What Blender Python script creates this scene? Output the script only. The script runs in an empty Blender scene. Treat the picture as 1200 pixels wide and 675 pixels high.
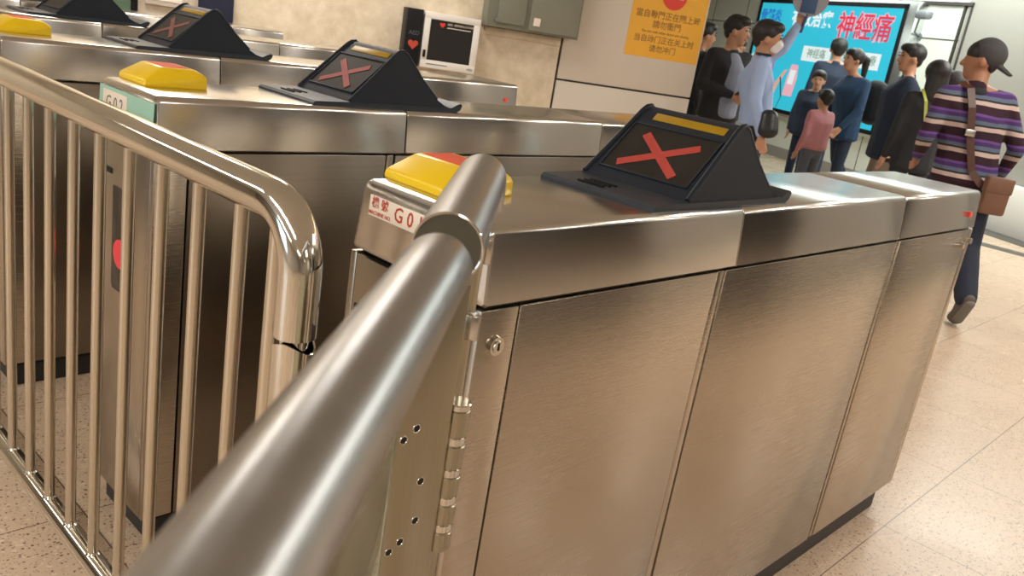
import bpy, bmesh, math, random
from mathutils import Vector, Matrix
random.seed(7)
PI = math.pi
SC = bpy.context.scene
COL = SC.collection

# ------------------------------------------------------------------ camera
CAM = Vector((-0.7802, -0.7462, 1.3302))
YAW, PITCH, ROLL, FPX = 0.7319, -0.2929, 0.1648, 1004.64
fw = Vector((math.cos(PITCH)*math.cos(YAW), math.cos(PITCH)*math.sin(YAW), math.sin(PITCH)))
r0 = fw.cross(Vector((0, 0, 1))).normalized()
u0 = r0.cross(fw)
rt = math.cos(ROLL)*r0 + math.sin(ROLL)*u0
up = -math.sin(ROLL)*r0 + math.cos(ROLL)*u0
cd = bpy.data.cameras.new('camera')
cd.sensor_fit = 'HORIZONTAL'
cd.sensor_width = 36.0
cd.lens = FPX*36.0/1200.0
cd.clip_start = 0.01
cd.clip_end = 100
cd.dof.use_dof = True
cd.dof.focus_distance = 1.75
cd.dof.aperture_fstop = 11.0
cam = bpy.data.objects.new('camera', cd)
COL.objects.link(cam)
m = Matrix((rt, up, -fw)).transposed().to_4x4()
m.translation = CAM
cam.matrix_world = m
SC.camera = cam

# ------------------------------------------------------------------ world, exposure, ceiling lamps
SC.view_settings.view_transform = 'Standard'
SC.view_settings.look = 'None'
SC.view_settings.gamma = 1.0
SC.view_settings.use_curve_mapping = False
SC.view_settings.exposure = 0.12
wd = bpy.data.worlds.new('world')
SC.world = wd
wd.use_nodes = True
wd.node_tree.nodes['Background'].inputs[0].default_value = (1.0, 0.9, 0.78, 1)
wd.node_tree.nodes['Background'].inputs[1].default_value = 0.12
CEIL = 2.8

def area(name, loc, sx, sy, power, col=(1.0, 0.935, 0.845), rz=0.0):
    l = bpy.data.lights.new(name, 'AREA')
    l.shape = 'RECTANGLE'
    l.size, l.size_y = sx, sy
    l.energy = power
    l.color = col
    o = bpy.data.objects.new(name, l)
    COL.objects.link(o)
    o.location = loc
    o.rotation_euler = (0, 0, rz)
    return o

# fluorescent ceiling panels over the gates (off the top of the picture) and through the hall
for (x, y, ly, p) in [(-2.3, 0.2, 3.6, 70), (-2.3, 4.6, 3.0, 48), (-5.0, 0.5, 3.6, 60), (3.4, -1.9, 1.3, 40), (2.2, 3.6, 1.3, 34), (4.7, -0.3, 1.3, 34), (1.2, 4.3, 1.3, 30),  # one lamp past the gates' end is added to brighten the cream column
                      (3.6, -5.0, 2.4, 50), (0.0, -5.2, 2.4, 50), (-4.0, -5.0, 2.4, 44), (7.4, 0.75, 1.3, 44), (7.0, -3.0, 1.3, 44)]:
    area('ceiling_lamp', (x, y, CEIL-0.03), 0.30, ly, p)
for (x, y, p) in [(10.0, 2.9, 120), (8.3, 0.4, 60), (12.2, 5.0, 60), (8.0, 6.6, 70)]:
    area('hall_lamp', (x, y, CEIL-0.03), 2.6, 2.4, p, (0.90, 1.0, 0.94), 1.08)
# unseen cool light added behind the camera to give the rails bluish highlights
bl = area('cool_fill_light', (-6.9, 2.6, 1.6), 1.6, 3.2, 45, (0.62, 0.83, 1.0))
bl.rotation_euler = (0, -PI/2, 0)

# ------------------------------------------------------------------ materials
MATS = {}
def newmat(name):
    mt = bpy.data.materials.new(name)
    mt.use_nodes = True
    MATS[name] = mt
    return mt, mt.node_tree, mt.node_tree.nodes['Principled BSDF']

def flat(name, col, rough=0.5, metal=0.0, noise=0.0, nscale=40, coat=0.0, emit=None, es=0.0, bump=0.0, spec=0.5):
    mt, nt, b = newmat(name)
    b.inputs['Base Color'].default_value = (*col, 1)
    b.inputs['Roughness'].default_value = rough
    b.inputs['Metallic'].default_value = metal
    b.inputs['Coat Weight'].default_value = coat
    b.inputs['Specular IOR Level'].default_value = spec
    if emit:
        b.inputs['Emission Color'].default_value = (*emit, 1)
        b.inputs['Emission Strength'].default_value = es
    if noise or bump:
        tc = nt.nodes.new('ShaderNodeTexCoord')
        nz = nt.nodes.new('ShaderNodeTexNoise')
        nz.inputs['Scale'].default_value = nscale
        nz.inputs['Detail'].default_value = 4
        nt.links.new(tc.outputs['Object'], nz.inputs['Vector'])
        if noise:
            mx = nt.nodes.new('ShaderNodeMix')
            mx.data_type = 'RGBA'
            mx.inputs[6].default_value = (*[c*(1-noise) for c in col], 1)
            mx.inputs[7].default_value = (*[min(1, c*(1+noise)) for c in col], 1)
            nt.links.new(nz.outputs['Fac'], mx.inputs[0])
            nt.links.new(mx.outputs[2], b.inputs['Base Color'])
        if bump:
            bp = nt.nodes.new('ShaderNodeBump')
            bp.inputs['Strength'].default_value = bump
            bp.inputs['Distance'].default_value = 0.002
            nt.links.new(nz.outputs['Fac'], bp.inputs['Height'])
            nt.links.new(bp.outputs['Normal'], b.inputs['Normal'])
    return mt

def brushed(name, col, r0_, r1_, stretch=(2, 300, 300), bump=0.04, tint=0.09):
    mt, nt, b = newmat(name)
    b.inputs['Metallic'].default_value = 1.0
    tc = nt.nodes.new('ShaderNodeTexCoord')
    mp = nt.nodes.new('ShaderNodeMapping')
    mp.inputs['Scale'].default_value = stretch
    nz = nt.nodes.new('ShaderNodeTexNoise')
    nz.inputs['Scale'].default_value = 1.0
    nz.inputs['Detail'].default_value = 3
    nt.links.new(tc.outputs['Object'], mp.inputs['Vector'])
    nt.links.new(mp.outputs['Vector'], nz.inputs['Vector'])
    n2 = nt.nodes.new('ShaderNodeTexNoise')
    n2.inputs['Scale'].default_value = 3.0
    n2.inputs['Detail'].default_value = 5
    nt.links.new(tc.outputs['Object'], n2.inputs['Vector'])
    mr = nt.nodes.new('ShaderNodeMapRange')
    mr.inputs[3].default_value = r0_
    mr.inputs[4].default_value = r1_
    ad = nt.nodes.new('ShaderNodeMath')
    ad.operation = 'MULTIPLY_ADD'
    ad.inputs[1].default_value = 0.5
    nt.links.new(nz.outputs['Fac'], ad.inputs[0])
    hf = nt.nodes.new('ShaderNodeMath')
    hf.operation = 'MULTIPLY'
    hf.inputs[1].default_value = 0.5
    nt.links.new(n2.outputs['Fac'], hf.inputs[0])
    nt.links.new(hf.outputs[0], ad.inputs[2])
    nt.links.new(ad.outputs[0], mr.inputs[0])
    nt.links.new(mr.outputs[0], b.inputs['Roughness'])
    mx = nt.nodes.new('ShaderNodeMix')
    mx.data_type = 'RGBA'
    mx.inputs[6].default_value = (*[c*(1-tint) for c in col], 1)
    mx.inputs[7].default_value = (*[min(1, c*(1+tint)) for c in col], 1)
    nt.links.new(nz.outputs['Fac'], mx.inputs[0])
    nt.links.new(mx.outputs[2], b.inputs['Base Color'])
    bp = nt.nodes.new('ShaderNodeBump')
    bp.inputs['Strength'].default_value = bump
    bp.inputs['Distance'].default_value = 0.0005
    nt.links.new(nz.outputs['Fac'], bp.inputs['Height'])
    nt.links.new(bp.outputs['Normal'], b.inputs['Normal'])
    return mt

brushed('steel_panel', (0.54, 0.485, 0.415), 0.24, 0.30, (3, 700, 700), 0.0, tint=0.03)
brushed('steel_lane_shade', (0.25, 0.22, 0.185), 0.24, 0.34, (2, 160, 160), 0.008)  # panel steel with the shade of the narrow lanes put into its colour
brushed('steel_post', (0.40, 0.37, 0.29), 0.25, 0.35, (300, 300, 3), 0.02)
brushed('steel_top', (0.60, 0.58, 0.55), 0.15, 0.24, bump=0.006, tint=0.05)
brushed('steel_rail', (0.40, 0.405, 0.415), 0.23, 0.38, (60, 60, 60), 0.03)
brushed('steel_tube', (0.68, 0.66, 0.61), 0.05, 0.12, (8, 8, 8), 0.01)
brushed('steel_bar', (0.62, 0.57, 0.48), 0.2, 0.3, (300, 300, 3), 0.02)
flat('dark_gap', (0.012, 0.011, 0.010), 0.8)
flat('plinth_black', (0.02, 0.02, 0.021), 0.5)
flat('black_plastic', (0.018, 0.024, 0.036), 0.5, bump=0.1, nscale=900, spec=0.25)
flat('flange_plastic', (0.035, 0.045, 0.06), 0.42, noise=0.15, nscale=60, spec=0.35)
flat('display_glass', (0.028, 0.025, 0.022), 0.5, noise=0.4, nscale=14, spec=0.22)
flat('amber_strip', (0.42, 0.25, 0.008), 0.35, noise=0.15, nscale=30)
flat('yellow_plastic', (0.92, 0.62, 0.006), 0.3, noise=0.04, nscale=8, coat=0.2)
flat('orange_mark', (0.78, 0.10, 0.03), 0.6, spec=0.2)
flat('wall_dark_helper', (0.06, 0.055, 0.05), 0.3)  # for the added dark wall part that the gate steel reflects
flat('red_tape', (0.50, 0.065, 0.05), 0.5, noise=0.22, nscale=70)
flat('dull_tape', (0.33, 0.055, 0.05), 0.5, noise=0.3, nscale=70)
flat('faded_tape', (0.20, 0.055, 0.045), 0.5, noise=0.3, nscale=70)
flat('label_white', (0.86, 0.78, 0.68), 0.5, noise=0.03)
flat('label_green', (0.35, 0.62, 0.52), 0.45)
flat('label_red', (0.50, 0.06, 0.035), 0.5)
flat('red_light', (0.8, 0.07, 0.05), 0.35, emit=(1, 0.1, 0.06), es=0.25)
flat('red_icon', (0.75, 0.04, 0.06), 0.4, emit=(1, 0.08, 0.1), es=0.12)
flat('dark_window', (0.02, 0.02, 0.02), 0.12)
flat('cap_olive', (0.075, 0.068, 0.048), 0.5, noise=0.1)
flat('panel_cream', (0.68, 0.615, 0.54), 0.4, noise=0.02, nscale=3)
flat('joint_dark', (0.035, 0.028, 0.025), 0.7)
flat('poster_orange', (0.86, 0.44, 0.035), 0.5)
flat('poster_ink', (0.28, 0.14, 0.03), 0.6)
flat('poster_red', (0.75, 0.05, 0.03), 0.5)
flat('cabinet_green', (0.185, 0.19, 0.145), 0.45, noise=0.12, nscale=5)
flat('cabinet_door', (0.23, 0.235, 0.185), 0.4, noise=0.12, nscale=6)
flat('white_enamel', (0.80, 0.78, 0.74), 0.35)
flat('black_enamel', (0.010, 0.010, 0.012), 0.5, spec=0.2)
flat('navy_cloth', (0.012, 0.015, 0.045), 0.7)
flat('green_glass', (0.10, 0.16, 0.11), 0.15)
flat('wall_pale', (0.72, 0.75, 0.68), 0.3, noise=0.02)
flat('wall_grey', (0.30, 0.28, 0.25), 0.4, noise=0.03)
flat('silver_frame', (0.60, 0.62, 0.62), 0.28, 1.0)
flat('grey_metal', (0.20, 0.21, 0.23), 0.4, 0.3)
flat('ceiling_paint', (0.68, 0.67, 0.64), 0.7)
flat('wall_back_paint', (0.52, 0.49, 0.44), 0.6, noise=0.05, nscale=2)
flat('lamp_white', (0.9, 0.9, 0.85), 0.4, emit=(1.0, 1.0, 0.9), es=3.0)
flat('lamp_dim', (0.9, 0.9, 0.85), 0.4, emit=(1.0, 1.0, 0.85), es=0.8)
flat('skin', (0.50, 0.26, 0.16), 0.5)
flat('skin_dark', (0.36, 0.17, 0.10), 0.5)
flat('hair_black', (0.012, 0.010, 0.010), 0.5)
flat('hair_grey', (0.05, 0.045, 0.05), 0.6)
flat('eye_dark', (0.01, 0.01, 0.01), 0.3)
flat('lip', (0.35, 0.10, 0.08), 0.5)
flat('mask_white', (0.78, 0.78, 0.78), 0.6)
flat('shirt_blue', (0.33, 0.44, 0.70), 0.7, noise=0.06, nscale=12)
flat('shirt_grey', (0.26, 0.29, 0.38), 0.7, noise=0.1, nscale=14)
flat('cloth_black', (0.014, 0.015, 0.020), 0.8, noise=0.3, nscale=12)
flat('cloth_navy', (0.012, 0.022, 0.050), 0.8, noise=0.3, nscale=12)
flat('cloth_blue', (0.012, 0.045, 0.11), 0.8, noise=0.3, nscale=10)
flat('cloth_pink', (0.48, 0.20, 0.22), 0.8, noise=0.1, nscale=14)
flat('cloth_grey', (0.10, 0.11, 0.14), 0.8, noise=0.2, nscale=14)
flat('cloth_dark_grey', (0.05, 0.05, 0.055), 0.8, noise=0.2, nscale=12)
flat('cloth_khaki', (0.30, 0.25, 0.19), 0.8, noise=0.1, nscale=12)
flat('denim', (0.012, 0.018, 0.038), 0.8, noise=0.3, nscale=12)
flat('trim_lime', (0.42, 0.45, 0.08), 0.6)
flat('leather_brown', (0.075, 0.03, 0.02), 0.5, noise=0.2, nscale=18)
flat('leather_tan', (0.17, 0.085, 0.055), 0.55, noise=0.15, nscale=18)
flat('bag_black', (0.012, 0.014, 0.018), 0.35)
flat('shoe_grey', (0.09, 0.08, 0.07), 0.7, noise=0.2, nscale=30)
flat('sole_pale', (0.17, 0.155, 0.14), 0.7, noise=0.15, nscale=40)
flat('shoe_black', (0.015, 0.015, 0.015), 0.5)
flat('paddle_grey', (0.30, 0.30, 0.36), 0.5)
flat('paddle_blue', (0.04, 0.09, 0.20), 0.5)
flat('phone_black', (0.01, 0.01, 0.012), 0.2)
flat('strip_dark', (0.075, 0.068, 0.058), 0.5)
flat('blue_cloth', (0.10, 0.16, 0.32), 0.7)
# lit advertisement film
def glow(name, col, s):
    flat(name, tuple(c*0.25 for c in col), 0.35, emit=col, es=s*0.85)
glow('ad_teal', (0.03, 0.50, 0.66), 0.95)
glow('ad_white', (0.80, 0.90, 0.90), 0.85)
glow('ad_red', (0.86, 0.04, 0.10), 0.75)
glow('ad_pink', (0.92, 0.48, 0.56), 0.8)
glow('ad_blue', (0.02, 0.16, 0.60), 0.85)
glow('ad_skin', (0.85, 0.42, 0.32), 0.8)
glow('ad_purple', (0.36, 0.22, 0.55), 0.8)
glow('ad_green', (0.10, 0.28, 0.16), 0.6)
glow('ad_cream', (0.85, 0.88, 0.62), 0.9)

def gate_glass():
    mt, nt, b = newmat('clear_glass')
    b.inputs['Base Color'].default_value = (0.80, 0.93, 0.86, 1)
    b.inputs['Roughness'].default_value = 0.02
    b.inputs['Transmission Weight'].default_value = 1.0
    b.inputs['IOR'].default_value = 1.45
gate_glass()

def floor_mat():
    mt, nt, b = newmat('terrazzo')
    tc = nt.nodes.new('ShaderNodeTexCoord')
    def vor(scale, lo, hi):
        v = nt.nodes.new('ShaderNodeTexVoronoi')
        v.inputs['Scale'].default_value = scale
        nz = nt.nodes.new('ShaderNodeTexNoise')
        nz.inputs['Scale'].default_value = scale*0.9
        nt.links.new(tc.outputs['Object'], nz.inputs['Vector'])
        mv = nt.nodes.new('ShaderNodeMix'); mv.data_type = 'VECTOR'
        mv.inputs[0].default_value = 0.012
        nt.links.new(tc.outputs['Object'], mv.inputs[4])
        nt.links.new(nz.outputs['Color'], mv.inputs[5])
        nt.links.new(mv.outputs[1], v.inputs['Vector'])
        r = nt.nodes.new('ShaderNodeMapRange')
        r.inputs[1].default_value = lo; r.inputs[2].default_value = hi
        r.inputs[3].default_value = 1; r.inputs[4].default_value = 0
        nt.links.new(v.outputs['Distance'], r.inputs[0])
        # only some of the cells carry a chip
        sep = nt.nodes.new('ShaderNodeSeparateColor')
        nt.links.new(v.outputs['Color'], sep.inputs[0])
        g = nt.nodes.new('ShaderNodeMath'); g.operation = 'GREATER_THAN'
        g.inputs[1].default_value = 0.32
        nt.links.new(sep.outputs[0], g.inputs[0])
        mm = nt.nodes.new('ShaderNodeMath'); mm.operation = 'MULTIPLY'
        nt.links.new(r.outputs[0], mm.inputs[0]); nt.links.new(g.outputs[0], mm.inputs[1])
        return mm.outputs[0]
    base = nt.nodes.new('ShaderNodeTexNoise')
    base.inputs['Scale'].default_value = 2.2
    nt.links.new(tc.outputs['Object'], base.inputs['Vector'])
    m0 = nt.nodes.new('ShaderNodeMix'); m0.data_type = 'RGBA'
    m0.inputs[6].default_value = (0.57, 0.43, 0.31, 1)
    m0.inputs[7].default_value = (0.63, 0.485, 0.355, 1)
    nt.links.new(base.outputs['Fac'], m0.inputs[0])
    last = m0.outputs[2]
    for (sc, lo, hi, c, k) in ((80, 0.18, 0.30, (0.13, 0.085, 0.06, 1), 0.92), (150, 0.22, 0.34, (0.22, 0.15, 0.10, 1), 0.75),
                               (48, 0.16, 0.3, (0.78, 0.65, 0.52, 1), 0.5)):
        f = vor(sc, lo, hi)
        mk = nt.nodes.new('ShaderNodeMath'); mk.operation = 'MULTIPLY'; mk.inputs[1].default_value = k
        nt.links.new(f, mk.inputs[0])
        mx = nt.nodes.new('ShaderNodeMix'); mx.data_type = 'RGBA'
        nt.links.new(mk.outputs[0], mx.inputs[0])
        nt.links.new(last, mx.inputs[6])
        mx.inputs[7].default_value = c
        last = mx.outputs[2]
    # tile joints every 0.66 x 0.643 m
    sx = nt.nodes.new('ShaderNodeSeparateXYZ')
    nt.links.new(tc.outputs['Object'], sx.inputs[0])
    outs = []
    for (o, off, per) in ((0, 1.936, 0.661), (1, -0.062, 0.643)):
        a = nt.nodes.new('ShaderNodeMath'); a.operation = 'SUBTRACT'; a.inputs[1].default_value = off
        nt.links.new(sx.outputs[o], a.inputs[0])
        p = nt.nodes.new('ShaderNodeMath'); p.operation = 'PINGPONG'; p.inputs[1].default_value = per/2
        nt.links.new(a.outputs[0], p.inputs[0])
        l = nt.nodes.new('ShaderNodeMath'); l.operation = 'LESS_THAN'; l.inputs[1].default_value = 0.0017
        nt.links.new(p.outputs[0], l.inputs[0])
        outs.append(l.outputs[0])
    mxx = nt.nodes.new('ShaderNodeMath'); mxx.operation = 'MAXIMUM'
    nt.links.new(outs[0], mxx.inputs[0]); nt.links.new(outs[1], mxx.inputs[1])
    mj = nt.nodes.new('ShaderNodeMix'); mj.data_type = 'RGBA'
    nt.links.new(mxx.outputs[0], mj.inputs[0]); nt.links.new(last, mj.inputs[6])
    mj.inputs[7].default_value = (0.15, 0.10, 0.07, 1)
    nt.links.new(mj.outputs[2], b.inputs['Base Color'])
    rg = nt.nodes.new('ShaderNodeMapRange')
    rg.inputs[3].default_value = 0.20; rg.inputs[4].default_value = 0.34
    nt.links.new(base.outputs['Fac'], rg.inputs[0])
    nt.links.new(rg.outputs[0], b.inputs['Roughness'])
    b.inputs['Specular IOR Level'].default_value = 0.45
floor_mat()

def stone_mat():
    mt, nt, b = newmat('wall_stone')
    tc = nt.nodes.new('ShaderNodeTexCoord')
    nz = nt.nodes.new('ShaderNodeTexNoise'); nz.inputs['Scale'].default_value = 9; nz.inputs['Detail'].default_value = 6
    nz.inputs['Roughness'].default_value = 0.65
    nt.links.new(tc.outputs['Object'], nz.inputs['Vector'])
    r = nt.nodes.new('ShaderNodeValToRGB')
    r.color_ramp.elements[0].position = 0.33; r.color_ramp.elements[0].color = (0.62, 0.52, 0.38, 1)
    r.color_ramp.elements[1].position = 0.66; r.color_ramp.elements[1].color = (0.80, 0.70, 0.55, 1)
    nt.links.new(nz.outputs['Fac'], r.inputs[0])
    nt.links.new(r.outputs[0], b.inputs['Base Color'])
    b.inputs['Roughness'].default_value = 0.45
stone_mat()

def sweater_mat():
    mt, nt, b = newmat('striped_knit')
    tc = nt.nodes.new('ShaderNodeTexCoord')
    sx = nt.nodes.new('ShaderNodeSeparateXYZ')
    nt.links.new(tc.outputs['Object'], sx.inputs[0])
    nz = nt.nodes.new('ShaderNodeTexNoise'); nz.inputs['Scale'].default_value = 6
    nt.links.new(tc.outputs['Object'], nz.inputs['Vector'])
    ad = nt.nodes.new('ShaderNodeMath'); ad.operation = 'MULTIPLY_ADD'; ad.inputs[1].default_value = 0.02
    nt.links.new(nz.outputs['Fac'], ad.inputs[0]); nt.links.new(sx.outputs[2], ad.inputs[2])
    dv = nt.nodes.new('ShaderNodeMath'); dv.operation = 'DIVIDE'; dv.inputs[1].default_value = 0.148
    nt.links.new(ad.outputs[0], dv.inputs[0])
    fr = nt.nodes.new('ShaderNodeMath'); fr.operation = 'FRACT'
    nt.links.new(dv.outputs[0], fr.inputs[0])
    r = nt.nodes.new('ShaderNodeValToRGB')
    r.color_ramp.interpolation = 'CONSTANT'
    st = [(0.0, (0.52, 0.40, 0.37)), (0.17, (0.015, 0.018, 0.02)), (0.25, (0.10, 0.13, 0.20)), (0.40, (0.06, 0.025, 0.13)),
          (0.56, (0.13, 0.06, 0.25)), (0.66, (0.025, 0.006, 0.016))]
    el = r.color_ramp.elements
    el[0].position = 0; el[0].color = (*st[0][1], 1)
    el[1].position = st[1][0]; el[1].color = (*st[1][1], 1)
    for p, c in st[2:]:
        e = el.new(p); e.color = (*c, 1)
    nt.links.new(fr.outputs[0], r.inputs[0])
    nt.links.new(r.outputs[0], b.inputs['Base Color'])
    b.inputs['Roughness'].default_value = 0.9
sweater_mat()

# ------------------------------------------------------------------ mesh helpers
def shade(me, ang=38):
    for p in me.polygons:
        p.use_smooth = True
    try:
        me.set_sharp_from_angle(angle=math.radians(ang))
    except Exception:
        pass

class MB:
    def __init__(s):
        s.bm = bmesh.new()
    def add(s, verts, faces):
        vs = [s.bm.verts.new(v) for v in verts]
        for f in faces:
            try:
                s.bm.faces.new([vs[i] for i in f])
            except ValueError:
                pass
        return s
    def box(s, x0, x1, y0, y1, z0, z1, bev=0.0, M=None, seg=2):
        t = bmesh.new()
        bmesh.ops.create_cube(t, size=1)
        bmesh.ops.scale(t, vec=(abs(x1-x0), abs(y1-y0), abs(z1-z0)), verts=t.verts)
        bmesh.ops.translate(t, vec=((x0+x1)/2, (y0+y1)/2, (z0+z1)/2), verts=t.verts)
        if bev:
            bmesh.ops.bevel(t, geom=t.edges[:], offset=bev, segments=seg, affect='EDGES', profile=0.5)
        return s.merge(t, M)
    def merge(s, t, M=None):
        if M is not None:
            bmesh.ops.transform(t, matrix=M, verts=t.verts)
        t.verts.ensure_lookup_table(); t.verts.index_update()
        vs = [s.bm.verts.new(v.co) for v in t.verts]
        for f in t.faces:
            try:
                s.bm.faces.new([vs[v.index] for v in f.verts])
            except ValueError:
                pass
        t.free()
        return s
    def tube(s, pts, r, seg=24, cap=True, M=None):
        pts = [Vector(p) for p in pts]
        rs = r if isinstance(r, (list, tuple)) else [r]*len(pts)
        n = len(pts)
        tans = []
        for i in range(n):
            a = pts[max(0, i-1)]; b = pts[min(n-1, i+1)]
            tans.append((b-a).normalized())
        t0 = tans[0]
        ref = Vector((0, 0, 1)) if abs(t0.z) < 0.9 else Vector((1, 0, 0))
        nrm = (ref - t0*ref.dot(t0)).normalized()
        rings = []
        for i in range(n):
            t = tans[i]
            nrm = (nrm - t*nrm.dot(t)).normalized()
            bi = t.cross(nrm)
            ring = []
            for k in range(seg):
                a = 2*PI*k/seg
                p = pts[i] + (nrm*math.cos(a) + bi*math.sin(a))*rs[i]
                if M is not None:
                    p = M @ p
                ring.append(s.bm.verts.new(p))
            rings.append(ring)
        for i in range(n-1):
            for k in range(seg):
                s.bm.faces.new((rings[i][k], rings[i][(k+1) % seg], rings[i+1][(k+1) % seg], rings[i+1][k]))
        if cap:
            s.bm.faces.new(rings[0][::-1]); s.bm.faces.new(rings[-1])
        return s
    def prism(s, prof, y0, y1, M=None):
        """closed profile of (x, z) swept along y"""
        n = len(prof)
        A = [Vector((p[0], y0, p[1])) for p in prof]
        B = [Vector((p[0], y1, p[1])) for p in prof]
        vs = A + B
        if M is not None:
            vs = [M @ v for v in vs]
        fs = [list(range(n))[::-1], list(range(n, 2*n))]
        for i in range(n):
            j = (i+1) % n
            fs.append([i, j, n+j, n+i])
        return s.add(vs, fs)
    def ell(s, c, r, M=None, seg=14):
        t = bmesh.new()
        bmesh.ops.create_uvsphere(t, u_segments=seg, v_segments=max(6, seg//2+2), radius=1)
        bmesh.ops.scale(t, vec=r, verts=t.verts)
        if M is not None:
            bmesh.ops.transform(t, matrix=M, verts=t.verts)
        bmesh.ops.translate(t, vec=c, verts=t.verts)
        return s.merge(t)
    def hull(s, balls, seg=12):
        t = bmesh.new()
        for c, r in balls:
            if not isinstance(r, (tuple, list)):
                r = (r, r, r)
            for i in range(1, 7):
                th = PI*i/7
                for k in range(seg):
                    a = 2*PI*k/seg
                    t.verts.new((c[0]+r[0]*math.sin(th)*math.cos(a), c[1]+r[1]*math.sin(th)*math.sin(a), c[2]+r[2]*math.cos(th)))
            t.verts.new((c[0], c[1], c[2]+r[2])); t.verts.new((c[0], c[1], c[2]-r[2]))
        res = bmesh.ops.convex_hull(t, input=t.verts[:])
        dele = list({e for e in res['geom_interior'] + res['geom_unused'] if isinstance(e, bmesh.types.BMVert)})
        bmesh.ops.delete(t, geom=dele, context='VERTS')
        return s.merge(t)
    def build(s, name, mat, parent=None, remesh=0.0, ang=38, normals=True):
        if normals:
            bmesh.ops.recalc_face_normals(s.bm, faces=s.bm.faces[:])
        me = bpy.data.meshes.new(name)
        s.bm.to_mesh(me)
        s.bm.free()
        mats = mat if isinstance(mat, (list, tuple)) else [mat]
        for k in mats:
            me.materials.append(MATS[k])
        o = bpy.data.objects.new(name, me)
        COL.objects.link(o)
        if remesh:
            md = o.modifiers.new('r', 'REMESH')
            md.mode = 'VOXEL'; md.voxel_size = remesh; md.use_smooth_shade = True
            sm = o.modifiers.new('s', 'SMOOTH'); sm.iterations = 3; sm.factor = 0.5
            dg = bpy.context.evaluated_depsgraph_get()
            m2 = bpy.data.meshes.new_from_object(o.evaluated_get(dg), depsgraph=dg)
            o.modifiers.clear()
            o.data = m2
            m2.name = name
            for p in m2.polygons:
                p.use_smooth = True
            if not m2.materials:
                m2.materials.append(MATS[mats[0]])
        else:
            shade(me, ang)
        if parent:
            o.parent = parent
        return o

def tag(o, label=None, cat=None, group=None, kind=None):
    if label: o['label'] = label
    if cat: o['category'] = cat
    if group: o['group'] = group
    if kind: o['kind'] = kind
    return o

def empty(name, loc=(0, 0, 0), rz=0.0):
    o = bpy.data.objects.new(name, None)
    o.empty_display_size = 0.1
    COL.objects.link(o)
    o.location = loc
    o.rotation_euler = (0, 0, rz)
    return o

def text(name, body, size, mat, parent, M, align='CENTER', ext=0.0004, sx=1.0, shear=0.0, bold=0.0):
    cu = bpy.data.curves.new(name, 'FONT')
    cu.body = body
    cu.size = size
    cu.align_x = align
    cu.align_y = 'CENTER'
    cu.extrude = ext
    cu.shear = shear
    cu.offset = bold
    cu.resolution_u = 2
    t = bpy.data.objects.new(name, cu)
    COL.objects.link(t)
    dg = bpy.context.evaluated_depsgraph_get()
    me = bpy.data.meshes.new_from_object(t.evaluated_get(dg), depsgraph=dg)
    bpy.data.objects.remove(t)
    me.materials.clear()
    me.materials.append(MATS[mat])
    me.transform(M @ Matrix.Diagonal((sx, 1, 1, 1)))
    o = bpy.data.objects.new(name, me)
    COL.objects.link(o)
    if parent: o.parent = parent
    return o

def frame_m(origin, right, upv):
    right = Vector(right).normalized(); upv = Vector(upv).normalized()
    n = right.cross(upv).normalized()
    M = Matrix((right, upv, n)).transposed().to_4x4()
    M.translation = Vector(origin)
    return M

def children(o):
    return [c for c in bpy.data.objects if c.parent == o]

def copy_tree(o, parent=None):
    c = o.copy()
    COL.objects.link(c)
    c.parent = parent
    for ch in children(o):
        copy_tree(ch, c)
    return c

# ------------------------------------------------------------------ the room
tag(MB().add([(-7, -9, 0), (24, -9, 0), (24, 16, 0), (-7, 16, 0), (-7, -9, -0.1), (24, -9, -0.1), (24, 16, -0.1), (-7, 16, -0.1)],
             [(0, 1, 2, 3), (7, 6, 5, 4), (0, 4, 5, 1), (1, 5, 6, 2), (2, 6, 7, 3), (3, 7, 4, 0)]).build('floor', 'terrazzo'), kind='structure')
tag(MB().box(-7, 24, -9, 16, CEIL, CEIL+0.1).build('ceiling', 'ceiling_paint'), kind='structure')
tag(MB().box(-7.2, -7, -9, 16, 0, CEIL).build('wall_behind', 'wall_back_paint'), kind='structure')
tag(MB().box(-7, 2.6, -9.2, -9, 0, CEIL).build('wall_near', 'wall_back_paint'), kind='structure')
tag(MB().box(2.6, 24, -9.2, -9, 0, CEIL).build('wall_near_dark_helper', 'wall_dark_helper'), kind='structure')  # unseen dark wall part, added so the gate panels reflect something dark

class Wall:
    """a vertical plane: origin, rightwards direction as one faces it; outward is towards the viewer"""
    def __init__(s, Q, az):
        s.Q = Vector((Q[0], Q[1], 0))
        s.R = Vector((math.cos(az), math.sin(az), 0))
        s.N = s.R.cross(Vector((0, 0, 1)))
        s.M = Matrix((s.R, -s.N, Vector((0, 0, 1)))).transposed().to_4x4()   # local x right, y INTO the wall, z up
        s.M.translation = s.Q
    def box(s, mb, u0, u1, z0, z1, o0, o1, bev=0.0):
        return mb.box(u0, u1, -o1, -o0, z0, z1, bev, s.M)
    def pt(s, u, z, o=0.0):
        return s.Q + s.R*u + Vector((0, 0, z)) + s.N*o
    def tm(s, u, z, o):
        return frame_m(s.pt(u, z, o), s.R, (0, 0, 1))

RAD = math.radians
# stone wall (azimuth -28 degrees), 6.4 m in front of the lens
SW = Wall((4.180, 3.678), RAD(-28))
tag(SW.box(MB(), -12, 0.035, 0, CEIL, -0.3, 0).build('wall_stone_left', 'wall_stone'), kind='structure')
# clad column at its right end
mb = MB()
for (a, b_, z0, z1) in ((0.055, 1.20, 0.0, 0.997), (0.055, 1.20, 1.012, CEIL)):
    SW.box(mb, a, b_, z0, z1, -0.6, 0.004, 0.003)
tag(mb.build('wall_column', 'panel_cream'), kind='structure')
tag(SW.box(MB(), 0.03, 1.192, 0.0, CEIL, -0.59, -0.012).build('trim_1', 'joint_dark'), kind='structure')

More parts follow.
